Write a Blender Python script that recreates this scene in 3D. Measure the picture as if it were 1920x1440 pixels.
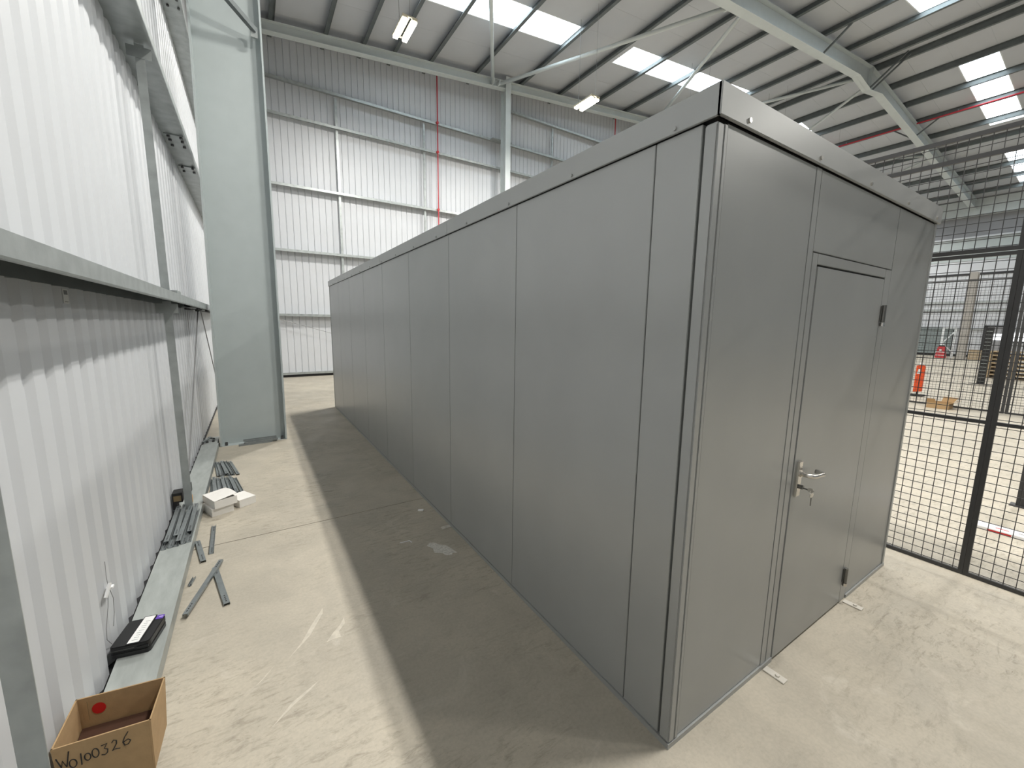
import bpy, bmesh, math, random
from mathutils import Vector, Matrix
random.seed(7)
for o in list(bpy.data.objects): bpy.data.objects.remove(o)
S = bpy.context.scene
COL = S.collection

# ------------------------------------------------------------------ camera, world, exposure
CAM_POS = (-1.38088732, -0.88710064, 1.79288788)
CAM_ROT = tuple(math.radians(a) for a in (81.5789174, -0.74645464, -32.42279937))
cam = bpy.data.cameras.new('camera'); cam.sensor_fit = 'HORIZONTAL'; cam.sensor_width = 36.0
cam.lens = 36.0*761.04940636/1920.0; cam.clip_start = 0.02; cam.clip_end = 300
cam_o = bpy.data.objects.new('camera', cam); COL.objects.link(cam_o)
cam_o.location = CAM_POS; cam_o.rotation_euler = CAM_ROT
S.camera = cam_o
S.view_settings.view_transform = 'Standard'; S.view_settings.look = 'None'
S.view_settings.gamma = 1.0; S.view_settings.use_curve_mapping = False
S.view_settings.exposure = 0.0
LAMP_W = 208.0         # one bar of a high-bay lamp
SKY_E = 8.0            # daylight glowing through the rooflights
w = bpy.data.worlds.new('world'); S.world = w; w.use_nodes = True
w.node_tree.nodes['Background'].inputs['Color'].default_value = (0.74, 0.88, 1.0, 1)
w.node_tree.nodes['Background'].inputs['Strength'].default_value = 0.22

# ------------------------------------------------------------------ materials
def mat(name, color, rough=0.5, metal=0.0, noise=0.0, nscale=20.0, bump=0.0, bscale=60.0, emit=None, estr=0.0, stretch=None, spec=0.5):
    m = bpy.data.materials.new(name); m.use_nodes = True
    nt = m.node_tree; b = nt.nodes['Principled BSDF']
    b.inputs['Base Color'].default_value = (*color, 1); b.inputs['Roughness'].default_value = rough
    b.inputs['Metallic'].default_value = metal; b.inputs['Specular IOR Level'].default_value = spec
    if emit:
        b.inputs['Emission Color'].default_value = (*emit, 1); b.inputs['Emission Strength'].default_value = estr
    if noise or bump:
        tc = nt.nodes.new('ShaderNodeTexCoord'); mp = nt.nodes.new('ShaderNodeMapping')
        if stretch: mp.inputs['Scale'].default_value = stretch
        nt.links.new(tc.outputs['Object'], mp.inputs['Vector'])
        if noise:
            n = nt.nodes.new('ShaderNodeTexNoise'); n.inputs['Scale'].default_value = nscale; n.inputs['Detail'].default_value = 6
            nt.links.new(mp.outputs[0], n.inputs['Vector'])
            r = nt.nodes.new('ShaderNodeValToRGB')
            r.color_ramp.elements[0].position = 0.3; r.color_ramp.elements[1].position = 0.7
            r.color_ramp.elements[0].color = (*[c*(1-noise) for c in color], 1)
            r.color_ramp.elements[1].color = (*[min(1, c*(1+noise)) for c in color], 1)
            nt.links.new(n.outputs['Fac'], r.inputs['Fac']); nt.links.new(r.outputs['Color'], b.inputs['Base Color'])
        if bump:
            n2 = nt.nodes.new('ShaderNodeTexNoise'); n2.inputs['Scale'].default_value = bscale; n2.inputs['Detail'].default_value = 4
            nt.links.new(mp.outputs[0], n2.inputs['Vector'])
            bp = nt.nodes.new('ShaderNodeBump'); bp.inputs['Strength'].default_value = bump; bp.inputs['Distance'].default_value = 0.01
            nt.links.new(n2.outputs['Fac'], bp.inputs['Height']); nt.links.new(bp.outputs[0], b.inputs['Normal'])
    return m

M = {}
M['cabin'] = mat('cabin_grey_metallic_paint', (0.352, 0.362, 0.357), 0.345, 0.25, 0.03, 3.0, 0.02, 300)
M['cabin_gap'] = mat('dark_panel_joint', (0.03, 0.03, 0.03), 0.8)
M['liner'] = mat('white_liner_sheet', (0.565, 0.58, 0.60), 0.42, 0.0, 0.02, 2.0)
M['liner_far'] = mat('pale_liner_sheet', (0.56, 0.575, 0.60), 0.45, 0.0, 0.02, 2.0)
M['roof'] = mat('roof_liner_sheet', (0.50, 0.515, 0.54), 0.55, 0.0, 0.02, 2.0)
M['frame'] = mat('pale_grey_steel_paint', (0.42, 0.465, 0.465), 0.45, 0.0, 0.03, 4.0, 0.03, 200)
M['rafter'] = mat('pale_rafter_paint', (0.56, 0.60, 0.595), 0.45, 0.0, 0.03, 4.0)
M['galv'] = mat('galvanised_steel', (0.36, 0.385, 0.38), 0.38, 0.45, 0.16, 9.0, 0.03, 80)
M['galv_plate'] = mat('scuffed_galvanised_plate', (0.38, 0.405, 0.39), 0.45, 0.25, 0.14, 6.0, 0.05, 40, stretch=(3, 0.8, 1))
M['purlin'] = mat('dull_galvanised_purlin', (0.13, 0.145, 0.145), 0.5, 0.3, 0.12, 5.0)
M['channel'] = mat('bright_zinc_channel', (0.26, 0.285, 0.29), 0.32, 0.5, 0.12, 25.0)
M['steel'] = mat('brushed_stainless', (0.62, 0.60, 0.56), 0.25, 0.95)
M['foot'] = mat('pale_zinc_foot_plate', (0.62, 0.59, 0.53), 0.45, 0.2)
M['dark_steel'] = mat('dark_hinge_steel', (0.16, 0.16, 0.15), 0.35, 0.6)
M['fence'] = mat('dark_grey_fence_coat', (0.035, 0.035, 0.036), 0.45, 0.0, 0.05, 30.0)
M['bolt'] = mat('dark_bolt', (0.09, 0.09, 0.09), 0.5, 0.6)
M['card'] = mat('brown_cardboard', (0.40, 0.265, 0.135), 0.85, 0.0, 0.06, 30.0, 0.05, 150)
M['card_shade'] = mat('brown_card_shade', (0.055, 0.022, 0.010), 0.9, 0.0, 0.1, 20)  # shade inside the open box, put into the card colour
M['card_in'] = mat('inner_brown_cardboard', (0.41, 0.26, 0.125), 0.85, 0.0, 0.05, 25.0)
M['ink'] = mat('black_marker_ink', (0.012, 0.011, 0.012), 0.6)
M['red_dot'] = mat('red_sticker', (0.55, 0.008, 0.01), 0.5)
M['black_plastic'] = mat('black_case_plastic', (0.008, 0.008, 0.009), 0.4, 0.0, 0.0, 1, 0.05, 300)
M['purple'] = mat('purple_tag', (0.13, 0.06, 0.42), 0.45)
M['pale_print'] = mat('pale_tag_print', (0.55, 0.48, 0.75), 0.5)
M['paper'] = mat('white_paper_label', (0.80, 0.80, 0.79), 0.6)
M['grey_print'] = mat('grey_label_print', (0.25, 0.25, 0.25), 0.7)
M['white_card'] = mat('white_carton', (0.82, 0.80, 0.76), 0.6, 0.0, 0.02, 20)
M['wire'] = mat('thin_grey_wire', (0.25, 0.25, 0.25), 0.5, 0.4)
M['white_plastic'] = mat('white_plastic', (0.85, 0.85, 0.85), 0.5)
M['brown'] = mat('brown_label', (0.22, 0.16, 0.08), 0.5)
M['orange_wood'] = mat('orange_timber', (0.62, 0.33, 0.10), 0.6)
M['red_pipe'] = mat('red_pipe_paint', (0.42, 0.015, 0.03), 0.4)
M['lamp_body'] = mat('lamp_housing', (0.55, 0.50, 0.38), 0.5)
M['led'] = mat('glowing_led_bar', (1, 1, 1), 0.5, emit=(1.0, 0.93, 0.80), estr=32.0)
M['sky'] = mat('daylight_rooflight', (0.9, 0.9, 0.9), 0.4, emit=(0.80, 0.92, 1.0), estr=SKY_E)
M['upstand'] = mat('white_rooflight_upstand', (0.85, 0.87, 0.88), 0.5)
M['winlight'] = mat('daylit_window_pane', (0.9, 0.9, 0.9), 0.4, emit=(0.95, 0.97, 1.0), estr=2.2)
M['orange'] = mat('orange_barrier_plastic', (0.75, 0.085, 0.012), 0.45)
M['rubber'] = mat('black_rubber', (0.015, 0.015, 0.015), 0.8)
M['red_drum'] = mat('red_plastic', (0.5, 0.02, 0.025), 0.45)
M['pallet'] = mat('weathered_timber', (0.36, 0.27, 0.16), 0.8, 0.0, 0.12, 12.0, stretch=(1, 6, 6))
M['ply'] = mat('pale_plywood', (0.55, 0.45, 0.32), 0.75, 0.0, 0.06, 10)
M['shutter'] = mat('grey_shutter_paint', (0.24, 0.28, 0.28), 0.5)
M['dark'] = mat('dark_steel_edge', (0.02, 0.02, 0.022), 0.6)
M['grey_clad'] = mat('grey_cladding', (0.30, 0.30, 0.31), 0.6)
M['zinc_white'] = mat('white_steel_paint', (0.72, 0.75, 0.76), 0.4)
M['col_far'] = mat('taupe_column_paint', (0.36, 0.34, 0.31), 0.6)
M['joint'] = mat('dusty_joint_filler', (0.10, 0.09, 0.075), 0.9)
M['slab_edge'] = mat('dusty_grit', (0.40, 0.35, 0.28), 0.9)

def floor_mat():
    m = bpy.data.materials.new('trowelled_concrete'); m.use_nodes = True
    nt = m.node_tree; N = nt.nodes; L = nt.links; b = N['Principled BSDF']
    b.inputs['Roughness'].default_value = 0.55
    tc = N.new('ShaderNodeTexCoord')
    def noise(scale, detail, rough=0.6, stretch=(1, 1, 1), rot=0.0, dist=0.0):
        mp = N.new('ShaderNodeMapping'); mp.inputs['Scale'].default_value = stretch; mp.inputs['Rotation'].default_value = (0, 0, rot)
        L.new(tc.outputs['Object'], mp.inputs['Vector'])
        n = N.new('ShaderNodeTexNoise'); n.inputs['Scale'].default_value = scale; n.inputs['Detail'].default_value = detail
        n.inputs['Roughness'].default_value = rough; n.inputs['Distortion'].default_value = dist
        L.new(mp.outputs[0], n.inputs['Vector']); return n
    def ramp(n, p0, c0, p1, c1):
        r = N.new('ShaderNodeValToRGB'); e = r.color_ramp.elements
        e[0].position = p0; e[0].color = (*c0, 1); e[1].position = p1; e[1].color = (*c1, 1)
        L.new(n.outputs['Fac'], r.inputs['Fac']); return r
    def mix(a, bb, t, f):
        x = N.new('ShaderNodeMixRGB'); x.blend_type = t
        if isinstance(f, float): x.inputs['Fac'].default_value = f
        else: L.new(f, x.inputs['Fac'])
        L.new(a, x.inputs[1]); L.new(bb, x.inputs[2]); return x.outputs[0]
    base = ramp(noise(0.55, 7, 0.6), 0.30, (0.405, 0.37, 0.305), 0.72, (0.515, 0.468, 0.385))
    blot = ramp(noise(2.6, 9, 0.66, dist=0.5), 0.36, (0.80, 0.80, 0.80), 0.62, (1.05, 1.04, 1.03))
    trow = ramp(noise(9.0, 10, 0.74, (1.0, 3.2, 1), 0.55, 0.5), 0.34, (0.66, 0.64, 0.61), 0.50, (1.03, 1.03, 1.02))
    fine = ramp(noise(60, 4, 0.6), 0.32, (0.90, 0.90, 0.90), 0.62, (1.03, 1.03, 1.03))
    pit = ramp(noise(30, 6, 0.72, (1, 3.0, 1), 0.75, 0.5), 0.30, (0.50, 0.48, 0.45), 0.37, (1, 1, 1))
    mask = ramp(noise(0.8, 5, 0.6, dist=0.8), 0.44, (0.10, 0.10, 0.10), 0.60, (0.95, 0.95, 0.95))
    c = mix(base.outputs[0], blot.outputs[0], 'MULTIPLY', 0.55)
    c = mix(c, fine.outputs[0], 'MULTIPLY', 0.8)
    c = mix(c, trow.outputs[0], 'MULTIPLY', mask.outputs[0])
    c = mix(c, pit.outputs[0], 'MULTIPLY', mask.outputs[0])
    # pale plaster-like smears
    sm = ramp(noise(1.7, 6, 0.7, (1, 1, 1), 0.3, 1.5), 0.60, (0, 0, 0), 0.70, (1, 1, 1))
    wh = N.new('ShaderNodeRGB'); wh.outputs[0].default_value = (0.66, 0.62, 0.54, 1)
    f = N.new('ShaderNodeMath'); f.operation = 'MULTIPLY'; f.inputs[1].default_value = 0.35; L.new(sm.outputs[0], f.inputs[0])
    c = mix(c, wh.outputs[0], 'MIX', f.outputs[0])
    L.new(c, b.inputs['Base Color'])
    rr = ramp(noise(2.5, 5), 0.3, (0.42, 0.42, 0.42), 0.7, (0.68, 0.68, 0.68)); L.new(rr.outputs[0], b.inputs['Roughness'])
    bp = N.new('ShaderNodeBump'); bp.inputs['Strength'].default_value = 0.18; bp.inputs['Distance'].default_value = 0.004
    L.new(trow.outputs[0], bp.inputs['Height']); L.new(bp.outputs[0], b.inputs['Normal'])
    return m
M['floor'] = floor_mat()

# ------------------------------------------------------------------ mesh helpers
class MB:
    def __init__(s): s.v = []; s.f = []
    def add(s, vs, fs):
        n = len(s.v); s.v += [tuple(v) for v in vs]; s.f += [tuple(i+n for i in f) for f in fs]; return s
    def box(s, x0, x1, y0, y1, z0, z1):
        return s.add([(x0,y0,z0),(x1,y0,z0),(x1,y1,z0),(x0,y1,z0),(x0,y0,z1),(x1,y0,z1),(x1,y1,z1),(x0,y1,z1)],
            [(0,3,2,1),(4,5,6,7),(0,1,5,4),(1,2,6,5),(2,3,7,6),(3,0,4,7)])
    def hexa(s, p): # 8 points, bottom 4 then top 4
        return s.add(p, [(0,3,2,1),(4,5,6,7),(0,1,5,4),(1,2,6,5),(2,3,7,6),(3,0,4,7)])
    def prism(s, poly, d0, d1, fn):  # poly of 2D pts; fn(u,v,d)->xyz ; extruded from d0 to d1
        n = len(poly); vs = [fn(u,v,d0) for u,v in poly]+[fn(u,v,d1) for u,v in poly]
        fs = [tuple(range(n))[::-1], tuple(range(n, 2*n))]+[(i,(i+1)%n,n+(i+1)%n,n+i) for i in range(n)]
        return s.add(vs, fs)
    def sheet(s, prof, d0, d1, fn):  # open profile
        n = len(prof); vs = [fn(u,v,d0) for u,v in prof]+[fn(u,v,d1) for u,v in prof]
        return s.add(vs, [(i,i+1,n+i+1,n+i) for i in range(n-1)])
    def bar(s, a, b, wx, wy, up=(0,0,1)):  # rectangular bar between points
        a = Vector(a); b = Vector(b); d = (b-a).normalized(); u = Vector(up)
        if abs(d.dot(u)) > 0.98: u = Vector((0,1,0))
        x = d.cross(u).normalized()*wx/2; y = x.cross(d).normalized()*wy/2
        return s.hexa([a-x-y, a+x-y, a+x+y, a-x+y, b-x-y, b+x-y, b+x+y, b-x+y])
    def tube(s, pts, r, n=8, cap=True):
        pts = [Vector(p) for p in pts]; rings = []; prev = None
        for i, p in enumerate(pts):
            d = (pts[min(i+1, len(pts)-1)]-pts[max(i-1, 0)]).normalized()
            if prev is None: u = Vector((0,0,1)) if abs(d.z) < .9 else Vector((1,0,0))
            else: u = prev
            x = d.cross(u).normalized(); y = x.cross(d).normalized(); prev = y
            rr = r[i] if isinstance(r, (list, tuple)) else r
            rings.append([p+x*rr*math.cos(2*math.pi*k/n)+y*rr*math.sin(2*math.pi*k/n) for k in range(n)])
        vs = [v for R in rings for v in R]; fs = []
        for i in range(len(rings)-1):
            for k in range(n): fs.append((i*n+k, i*n+(k+1)%n, (i+1)*n+(k+1)%n, (i+1)*n+k))
        if cap: fs.append(tuple(range(n))[::-1]); fs.append(tuple(range((len(rings)-1)*n, len(rings)*n)))
        return s.add(vs, fs)
    def cyl(s, c, r, z0, z1, n=12, axis='z'):
        def fn(u, v, d):
            return (c[0]+u, c[1]+v, d) if axis == 'z' else ((d, c[0]+u, c[1]+v) if axis == 'x' else (c[0]+u, d, c[1]+v))
        return s.prism([(r*math.cos(2*math.pi*k/n), r*math.sin(2*math.pi*k/n)) for k in range(n)], z0, z1, fn)
    def build(s, name, m, parent=None, bevel=0.0, smooth=False):
        me = bpy.data.meshes.new(name)
        off = Vector(parent_off(parent)) if parent else Vector((0,0,0))
        me.from_pydata([Vector(v)-off for v in s.v], [], s.f); me.validate()
        bm = bmesh.new(); bm.from_mesh(me); bmesh.ops.recalc_face_normals(bm, faces=bm.faces)
        if bevel: bmesh.ops.bevel(bm, geom=list(bm.edges), offset=bevel, segments=2, affect='EDGES', clamp_overlap=True)
        bm.to_mesh(me); bm.free()
        if smooth: me.shade_smooth()
        me.materials.append(m if not isinstance(m, str) else M[m])
        o = bpy.data.objects.new(name, me); COL.objects.link(o)
        if parent: o.parent = parent
        return o
def parent_off(p):
    t = Vector((0,0,0))
    while p is not None: t += p.location; p = p.parent
    return t
def thing(name, label, cat, loc=(0,0,0), group=None):
    o = bpy.data.objects.new(name, None); COL.objects.link(o); o.empty_display_size = 0.1
    o.location = loc; o['label'] = label; o['category'] = cat
    if group: o['group'] = group
    return o
def tag(o, label, cat, group=None):
    o['label'] = label; o['category'] = cat
    if group: o['group'] = group
    return o
def struct(o): o['kind'] = 'structure'; return o
def stuff(o): o['kind'] = 'stuff'; return o
def setting(name, loc=(0,0,0)):
    o = bpy.data.objects.new(name, None); COL.objects.link(o); o.location = loc; o['kind'] = 'structure'; return o
def clone(o, parent=None, loc=None):
    c = o.copy(); COL.objects.link(c)
    if parent: c.parent = parent
    if loc is not None: c.location = loc
    return c
def dup(root, loc, label=None):
    r = clone(root, None, loc)
    if label: r['label'] = label
    for ch in list(root.children):
        c = clone(ch, r)
        for g in list(ch.children): clone(g, c)
    return r
ORD = ['first','second','third','fourth','fifth','sixth','seventh','eighth','ninth','tenth','eleventh','twelfth','thirteenth','fourteenth','fifteenth','sixteenth','seventeenth','eighteenth','nineteenth','twentieth','twenty-first','twenty-second','twenty-third','twenty-fourth']

# ------------------------------------------------------------------ building dimensions
WX = -2.10; FARY = 13.92; RX = 39.0; NEARY = -13.0
APX = 19.7; ZP0 = 9.90
def zp(x): return ZP0+0.1*x if x <= APX else ZP0+0.1*APX-0.1*(x-APX)   # purlin underside
def zr(x): return zp(x)+0.20                                              # roof liner underside

# ------------------------------------------------------------------ floor
JY = [2.95, -3.6, 9.4]
fl = setting('floor')
ys = [NEARY, -3.6, 2.95, 9.4, 15.0]
xs = [-2.4, 3.9, 12.42, 21.0, 30.0, 40.5]
g = 0.004
for i in range(len(ys)-1):
    for j in range(len(xs)-1):
        MB().box(xs[j]+g, xs[j+1]-g, ys[i]+g, ys[i+1]-g, -0.15, 0.0).build('slab', 'floor', fl)
MB().box(-2.4, 40.5, NEARY, 15, -0.2, -0.012).build('joint_filler', 'joint', fl)

# spalled patch and trowel smears of pale filler on the slab
def smear(pts, m='smear', h=.0008):
    MB().prism(pts, 0.0, h, lambda u, v, d: (u, v, d)).build('filler_smear', m, fl)
M['smear'] = mat('pale_filler_smear', (0.56, 0.52, 0.44), 0.8, 0.0, 0.12, 30)
M['spall'] = mat('spalled_patch', (0.60, 0.58, 0.53), 0.9, 0.0, 0.22, 60)
smear([(-.300,2.065),(-.262,2.095),(-.232,2.084),(-.205,2.030),(-.160,1.985),(-.128,1.845),(-.165,1.862),(-.178,1.838),(-.222,1.858),(-.232,1.90),(-.285,1.935),(-.272,2.0)], 'spall')
smear([(-1.337,1.374),(-1.262,1.47),(-1.20,1.585),(-1.122,1.711),(-1.128,1.66),(-1.175,1.575),(-1.215,1.50)])
smear([(-1.145,1.394),(-1.10,1.455),(-1.055,1.50),(-1.023,1.555),(-1.028,1.50),(-1.07,1.45),(-1.067,1.395),(-1.10,1.40)])
smear([(-1.435,.985),(-1.34,1.082),(-1.21,1.152),(-1.255,1.112),(-1.33,1.066)])
smear([(-1.56,1.22),(-1.48,1.28),(-1.40,1.37),(-1.45,1.30)])
# ------------------------------------------------------------------ left wall of ribbed liner sheets
def rib_prof(width, pitch, depth, groove):
    p = []; n = int(round(width/pitch))
    f = pitch-groove
    for k in range(n):
        a = k*pitch
        q = min(0.36*groove, .03)
        p += [(a, 0), (a+f, 0), (a+f+q, depth), (a+f+groove-q, depth)]
    p.append((n*pitch, 0)); return p
wl = setting('wall_left', (WX, 0, 0))
ztop_l = zr(WX)
pr = rib_prof(1.0, 0.2, 0.019, 0.10)
first = None
for k in range(27):
    y0 = NEARY+k*1.0
    if first is None:
        first = MB().sheet(pr, 0.03, ztop_l, lambda u, v, d: (WX-v, y0+u, d)).build('liner_sheet', 'liner', wl)
    else:
        clone(first, wl, (0, k*1.0, 0))
MB().box(WX-0.16, WX-0.05, NEARY, 14.2, 0, ztop_l+0.1).build('outer_skin', 'liner', wl)
MB().box(WX-0.05, WX+0.012, NEARY, 14.0, 0.0, 0.028).build('base_angle', 'dark', wl)

# ------------------------------------------------------------------ far gable wall
wf = setting('wall_back', (0, FARY, 0))
def far_sheet(x0, n):
    pr2 = rib_prof(n*0.19, 0.19, 0.02, 0.035)
    mb = MB(); w_ = [zr(x0+u)+0.02 for u, v in pr2]
    k = len(pr2)
    vs = [(x0+u, FARY+v, 0.14) for u, v in pr2]+[(x0+u, FARY+v, w_[i]) for i, (u, v) in enumerate(pr2)]
    mb.add(vs, [(i, i+1, k+i+1, k+i) for i in range(k-1)])
    return mb
x = WX-0.05
while x < 40:
    far_sheet(x, 6).build('liner_sheet', 'liner_far', wf); x += 6*0.19
mb = MB(); mb.prism([(WX-.1, 0), (40, 0), (40, zr(40)+.3), (APX, zr(APX)+.3), (WX-.1, zr(WX)+.3)], FARY+0.05, FARY+0.14, lambda u, v, d: (u, d, v))
mb.build('outer_skin', 'liner_far', wf)
MB().box(WX, 40, FARY-0.10, FARY+0.02, 0.085, 0.15).build('base_rail', 'galv', wf)
MB().box(WX, 40, FARY-0.02, FARY+0.04, 0.0, 0.085).build('base_gap', 'dark', wf)

# ------------------------------------------------------------------ ceiling: roof liner with rooflights
ce = setting('ceiling', (0, 0, 0))
SX_A = (9.82, 10.86); SX_B = (3.47, 4.54)
LPX = [-1.62, -0.34, 1.05, 2.13, 3.07, 4.28, 5.97, 7.86, 9.72, 11.60, 13.50, 15.50, 17.44, 19.30]
RPX = [20.05, 21.78, 23.65, 25.55, 27.5, 29.45, 31.4, 33.3, 35.2, 37.1, 38.6]
def deck(x0, x1, y0, y1):
    mb = MB()
    mb.hexa([(x0,y0,zr(x0)),(x1,y0,zr(x1)),(x1,y1,zr(x1)),(x0,y1,zr(x0)),(x0,y0,zr(x0)+.05),(x1,y0,zr(x1)+.05),(x1,y1,zr(x1)+.05),(x0,y1,zr(x0)+.05)])
    return mb
edges = [NEARY]
y = NEARY
cuts = [SX_B[0], SX_B[1], SX_A[0], SX_A[1], 14.2]
for c in cuts:
    n = max(1, round((c-edges[-1])/1.07)); st = (c-edges[-1])/n
    edges += [edges[-1]+st*(k+1) for k in range(n)]
SKYL = {('A','L'): [(2.13, 7.86), (10.16, 17.44)], ('A','R'): [(21.78, 27.5), (29.45, 37.1)],
        ('B','L'): [(2.13, 7.86), (10.16, 17.44)], ('B','R'): [(21.78, 28.3), (31.4, 37.1)]}
def near(a, b): return abs(a-b) < 0.02
wn = 0
for i in range(len(edges)-1):
    y0, y1 = edges[i], edges[i+1]
    key = 'A' if near(y0, SX_A[0]) else ('B' if near(y0, SX_B[0]) else None)
    for side, xa, xb in (('L', WX-.1, APX), ('R', APX, 40.0)):
        if not key:
            deck(xa, xb, y0+.002, y1-.002).build('roof_sheet', 'roof', ce); continue
        cur = xa
        for (a, b) in SKYL[(key, side)]:
            deck(cur, a, y0, y1).build('roof_sheet', 'roof', ce); cur = b
            wn += 1
            wnd = setting('window_%d' % wn, ((a+b)/2, (y0+y1)/2, zr((a+b)/2)))
            h = 0.13; e = 0.03
            u = MB()
            def qd(xa_, xb_, ya_, yb_):
                u.hexa([(xa_,ya_,zr(xa_)),(xb_,ya_,zr(xb_)),(xb_,yb_,zr(xb_)),(xa_,yb_,zr(xa_)),(xa_,ya_,zr(xa_)+h),(xb_,ya_,zr(xb_)+h),(xb_,yb_,zr(xb_)+h),(xa_,yb_,zr(xa_)+h)])
            qd(a, b, y0, y0+e); qd(a, b, y1-e, y1); qd(a, a+e, y0+e, y1-e); qd(b-e, b, y0+e, y1-e)
            u.build('upstand', 'upstand', wnd)
            px = [p for p in (LPX if side == 'L' else RPX) if a+.3 < p < b-.3]
            bx = [a+e]+px+[b-e]
            for q in range(len(bx)-1):
                p0, p1 = bx[q]+.012, bx[q+1]-.012
                z = MB(); z.hexa([(p0,y0+e,zr(p0)+.10),(p1,y0+e,zr(p1)+.10),(p1,y1-e,zr(p1)+.10),(p0,y1-e,zr(p0)+.10),(p0,y0+e,zr(p0)+.115),(p1,y0+e,zr(p1)+.115),(p1,y1-e,zr(p1)+.115),(p0,y1-e,zr(p0)+.115)])
                z.build('pane', 'sky', wnd)
            if px:
                t_ = MB()
                for p in px: t_.box(p-.012, p+.012, y0+e, y1-e, zr(p)+.09, zr(p)+.125)
                t_.build('glazing_bar', 'upstand', wnd)
        deck(cur, xb, y0, y1).build('roof_sheet', 'roof', ce)

# ------------------------------------------------------------------ right far wall
wr = setting('wall_right', (RX, 0, 0))
pr3 = rib_prof(1.2, 0.2, 0.02, 0.05)
fs_ = None
for k in range(24):
    y0 = NEARY+k*1.2
    if y0 > 14: break
    if fs_ is None: fs_ = MB().sheet(pr3, 0, 5.5, lambda u, v, d: (RX+v, y0+u, d)).build('liner_sheet', 'liner_far', wr)
    else: clone(fs_, wr, (0, k*1.2, 0))
MB().box(RX+.05, RX+.12, NEARY, 14.2, 0, 10.6).build('outer_skin', 'grey_clad', wr)
MB().box(RX-.05, RX+.05, NEARY, 14.2, 5.5, 6.3).build('fascia_board', 'liner_far', wr)
MB().box(RX-.06, RX-.0, NEARY, 14.2, 5.36, 5.5).build('drip_trim', 'dark', wr)
MB().box(RX-.1, RX+.05, NEARY, 14.2, 6.3, 7.70).build('cladding_band', 'frame', wr)
MB().box(RX-.30, RX-.1, NEARY, 14.2, 7.72, 7.82).build('ledge_trim', 'liner', wr)
MB().box(RX-.05, RX+.05, NEARY, 14.2, 7.85, 9.1).build('shadow_band', 'grey_clad', wr)
MB().box(RX-.5, RX-.1, NEARY, 14.2, 9.1, 10.1).build('valley_beam', 'rafter', wr)
for z in (1.86, 3.10, 3.6):
    MB().box(RX-.12, RX, NEARY, 14.2, z-.06, z+.06).build('girt_rail', 'galv', wr)
MB().box(RX-.10, RX, NEARY, 14.2, 0, 0.14).build('skirting', 'dark', wr)

# roller shutter in that wall
d1 = setting('door_1', (RX-.1, 7.5, 0))
MB().box(RX-.16, RX-.10, 6.5, 9.2, 0.14, 1.8).build('curtain_backing', 'shutter', d1)
sl = None
for k in range(14):
    z = 0.15+k*0.117
    if sl is None: sl = MB().prism([(0, z), (-.03, z+.02), (-.03, z+.085), (0, z+.105)], 6.5, 9.2, lambda u, v, d: (RX-.16+u, d, v)).build('shutter_slat', 'shutter', d1)
    else: clone(sl, d1, (0, 0, k*0.117))
for yy in (6.42, 9.2): MB().box(RX-.24, RX-.1, yy, yy+.08, 0, 1.85).build('guide_rail', 'dark', d1)
MB().box(RX-.26, RX-.1, 6.42, 9.28, 1.8, 1.95).build('shutter_hood', 'shutter', d1)
# glazed door with windows on the far wall
d2 = setting('door_2', (RX-.1, 4.5, 0))
MB().box(RX-.14, RX-.02, 4.0, 5.0, 0.05, 2.0).build('door_leaf', 'grey_clad', d2)
MB().box(RX-.18, RX-.02, 5.0, 5.12, 0, 2.05).build('door_jamb', 'dark', d2)
MB().box(RX-.18, RX-.02, 3.9, 5.12, 2.0, 2.1).build('door_head', 'dark', d2)
MB().box(RX-.17, RX-.14, 4.2, 4.78, 1.16, 1.56).build('pane', 'winlight', d2)
w9 = setting('window_%d' % (wn+1), (RX-.1, 3.4, 1.3))
MB().box(RX-.10, RX-.04, 2.4, 4.0, 1.04, 1.12).build('window_sill', 'dark', w9)
for yy in (2.4, 3.22, 3.94): MB().box(RX-.14, RX-.02, yy, yy+.06, 1.1, 1.7).build('window_mullion', 'dark', w9)
for yy in (2.46, 3.28): MB().box(RX-.10, RX-.07, yy, yy+.66, 1.12, 1.64).build('pane', 'winlight', w9)

# ------------------------------------------------------------------ roof steel
def i_bar(t, parts_mat, pts, web_t, fl_w, fl_t, depth, yc, taper=None):
    pass
def purlin_thing(x, i, lab):
    z0 = zp(x); t = thing('roof_purlin', lab, 'purlin', (x, 0, z0), 'roof purlins')
    ya, yb = -6.0, FARY-.02
    MB().box(x-.035, x+.035, ya, yb, z0, z0+.004).build('bottom_flange', 'purlin', t)
    MB().box(x-.002, x+.002, ya, yb, z0+.004, z0+.196).build('web', 'purlin', t)
    MB().box(x-.035, x+.035, ya, yb, z0+.194, z0+.198).build('top_flange', 'purlin', t)
    return t
# Z purlins: flanges on opposite sides, wide soffit seen from below
def z_purlin(x, lab):
    z0 = zp(x); t = thing('roof_purlin', lab, 'purlin', (x, 0, z0), 'roof purlins')
    ya, yb = -6.0, FARY-.02
    sgn = 1 if x < APX else -1
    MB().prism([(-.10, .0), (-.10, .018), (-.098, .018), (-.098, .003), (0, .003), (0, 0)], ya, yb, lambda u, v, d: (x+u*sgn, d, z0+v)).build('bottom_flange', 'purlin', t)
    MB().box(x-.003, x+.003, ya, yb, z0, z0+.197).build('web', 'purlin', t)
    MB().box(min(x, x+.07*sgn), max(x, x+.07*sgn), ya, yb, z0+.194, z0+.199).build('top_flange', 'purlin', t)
    return t
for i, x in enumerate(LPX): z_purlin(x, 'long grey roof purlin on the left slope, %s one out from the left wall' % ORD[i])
for i, x in enumerate(RPX): z_purlin(x, 'long grey roof purlin beyond the ridge, %s one down from the apex' % ORD[i])

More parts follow.
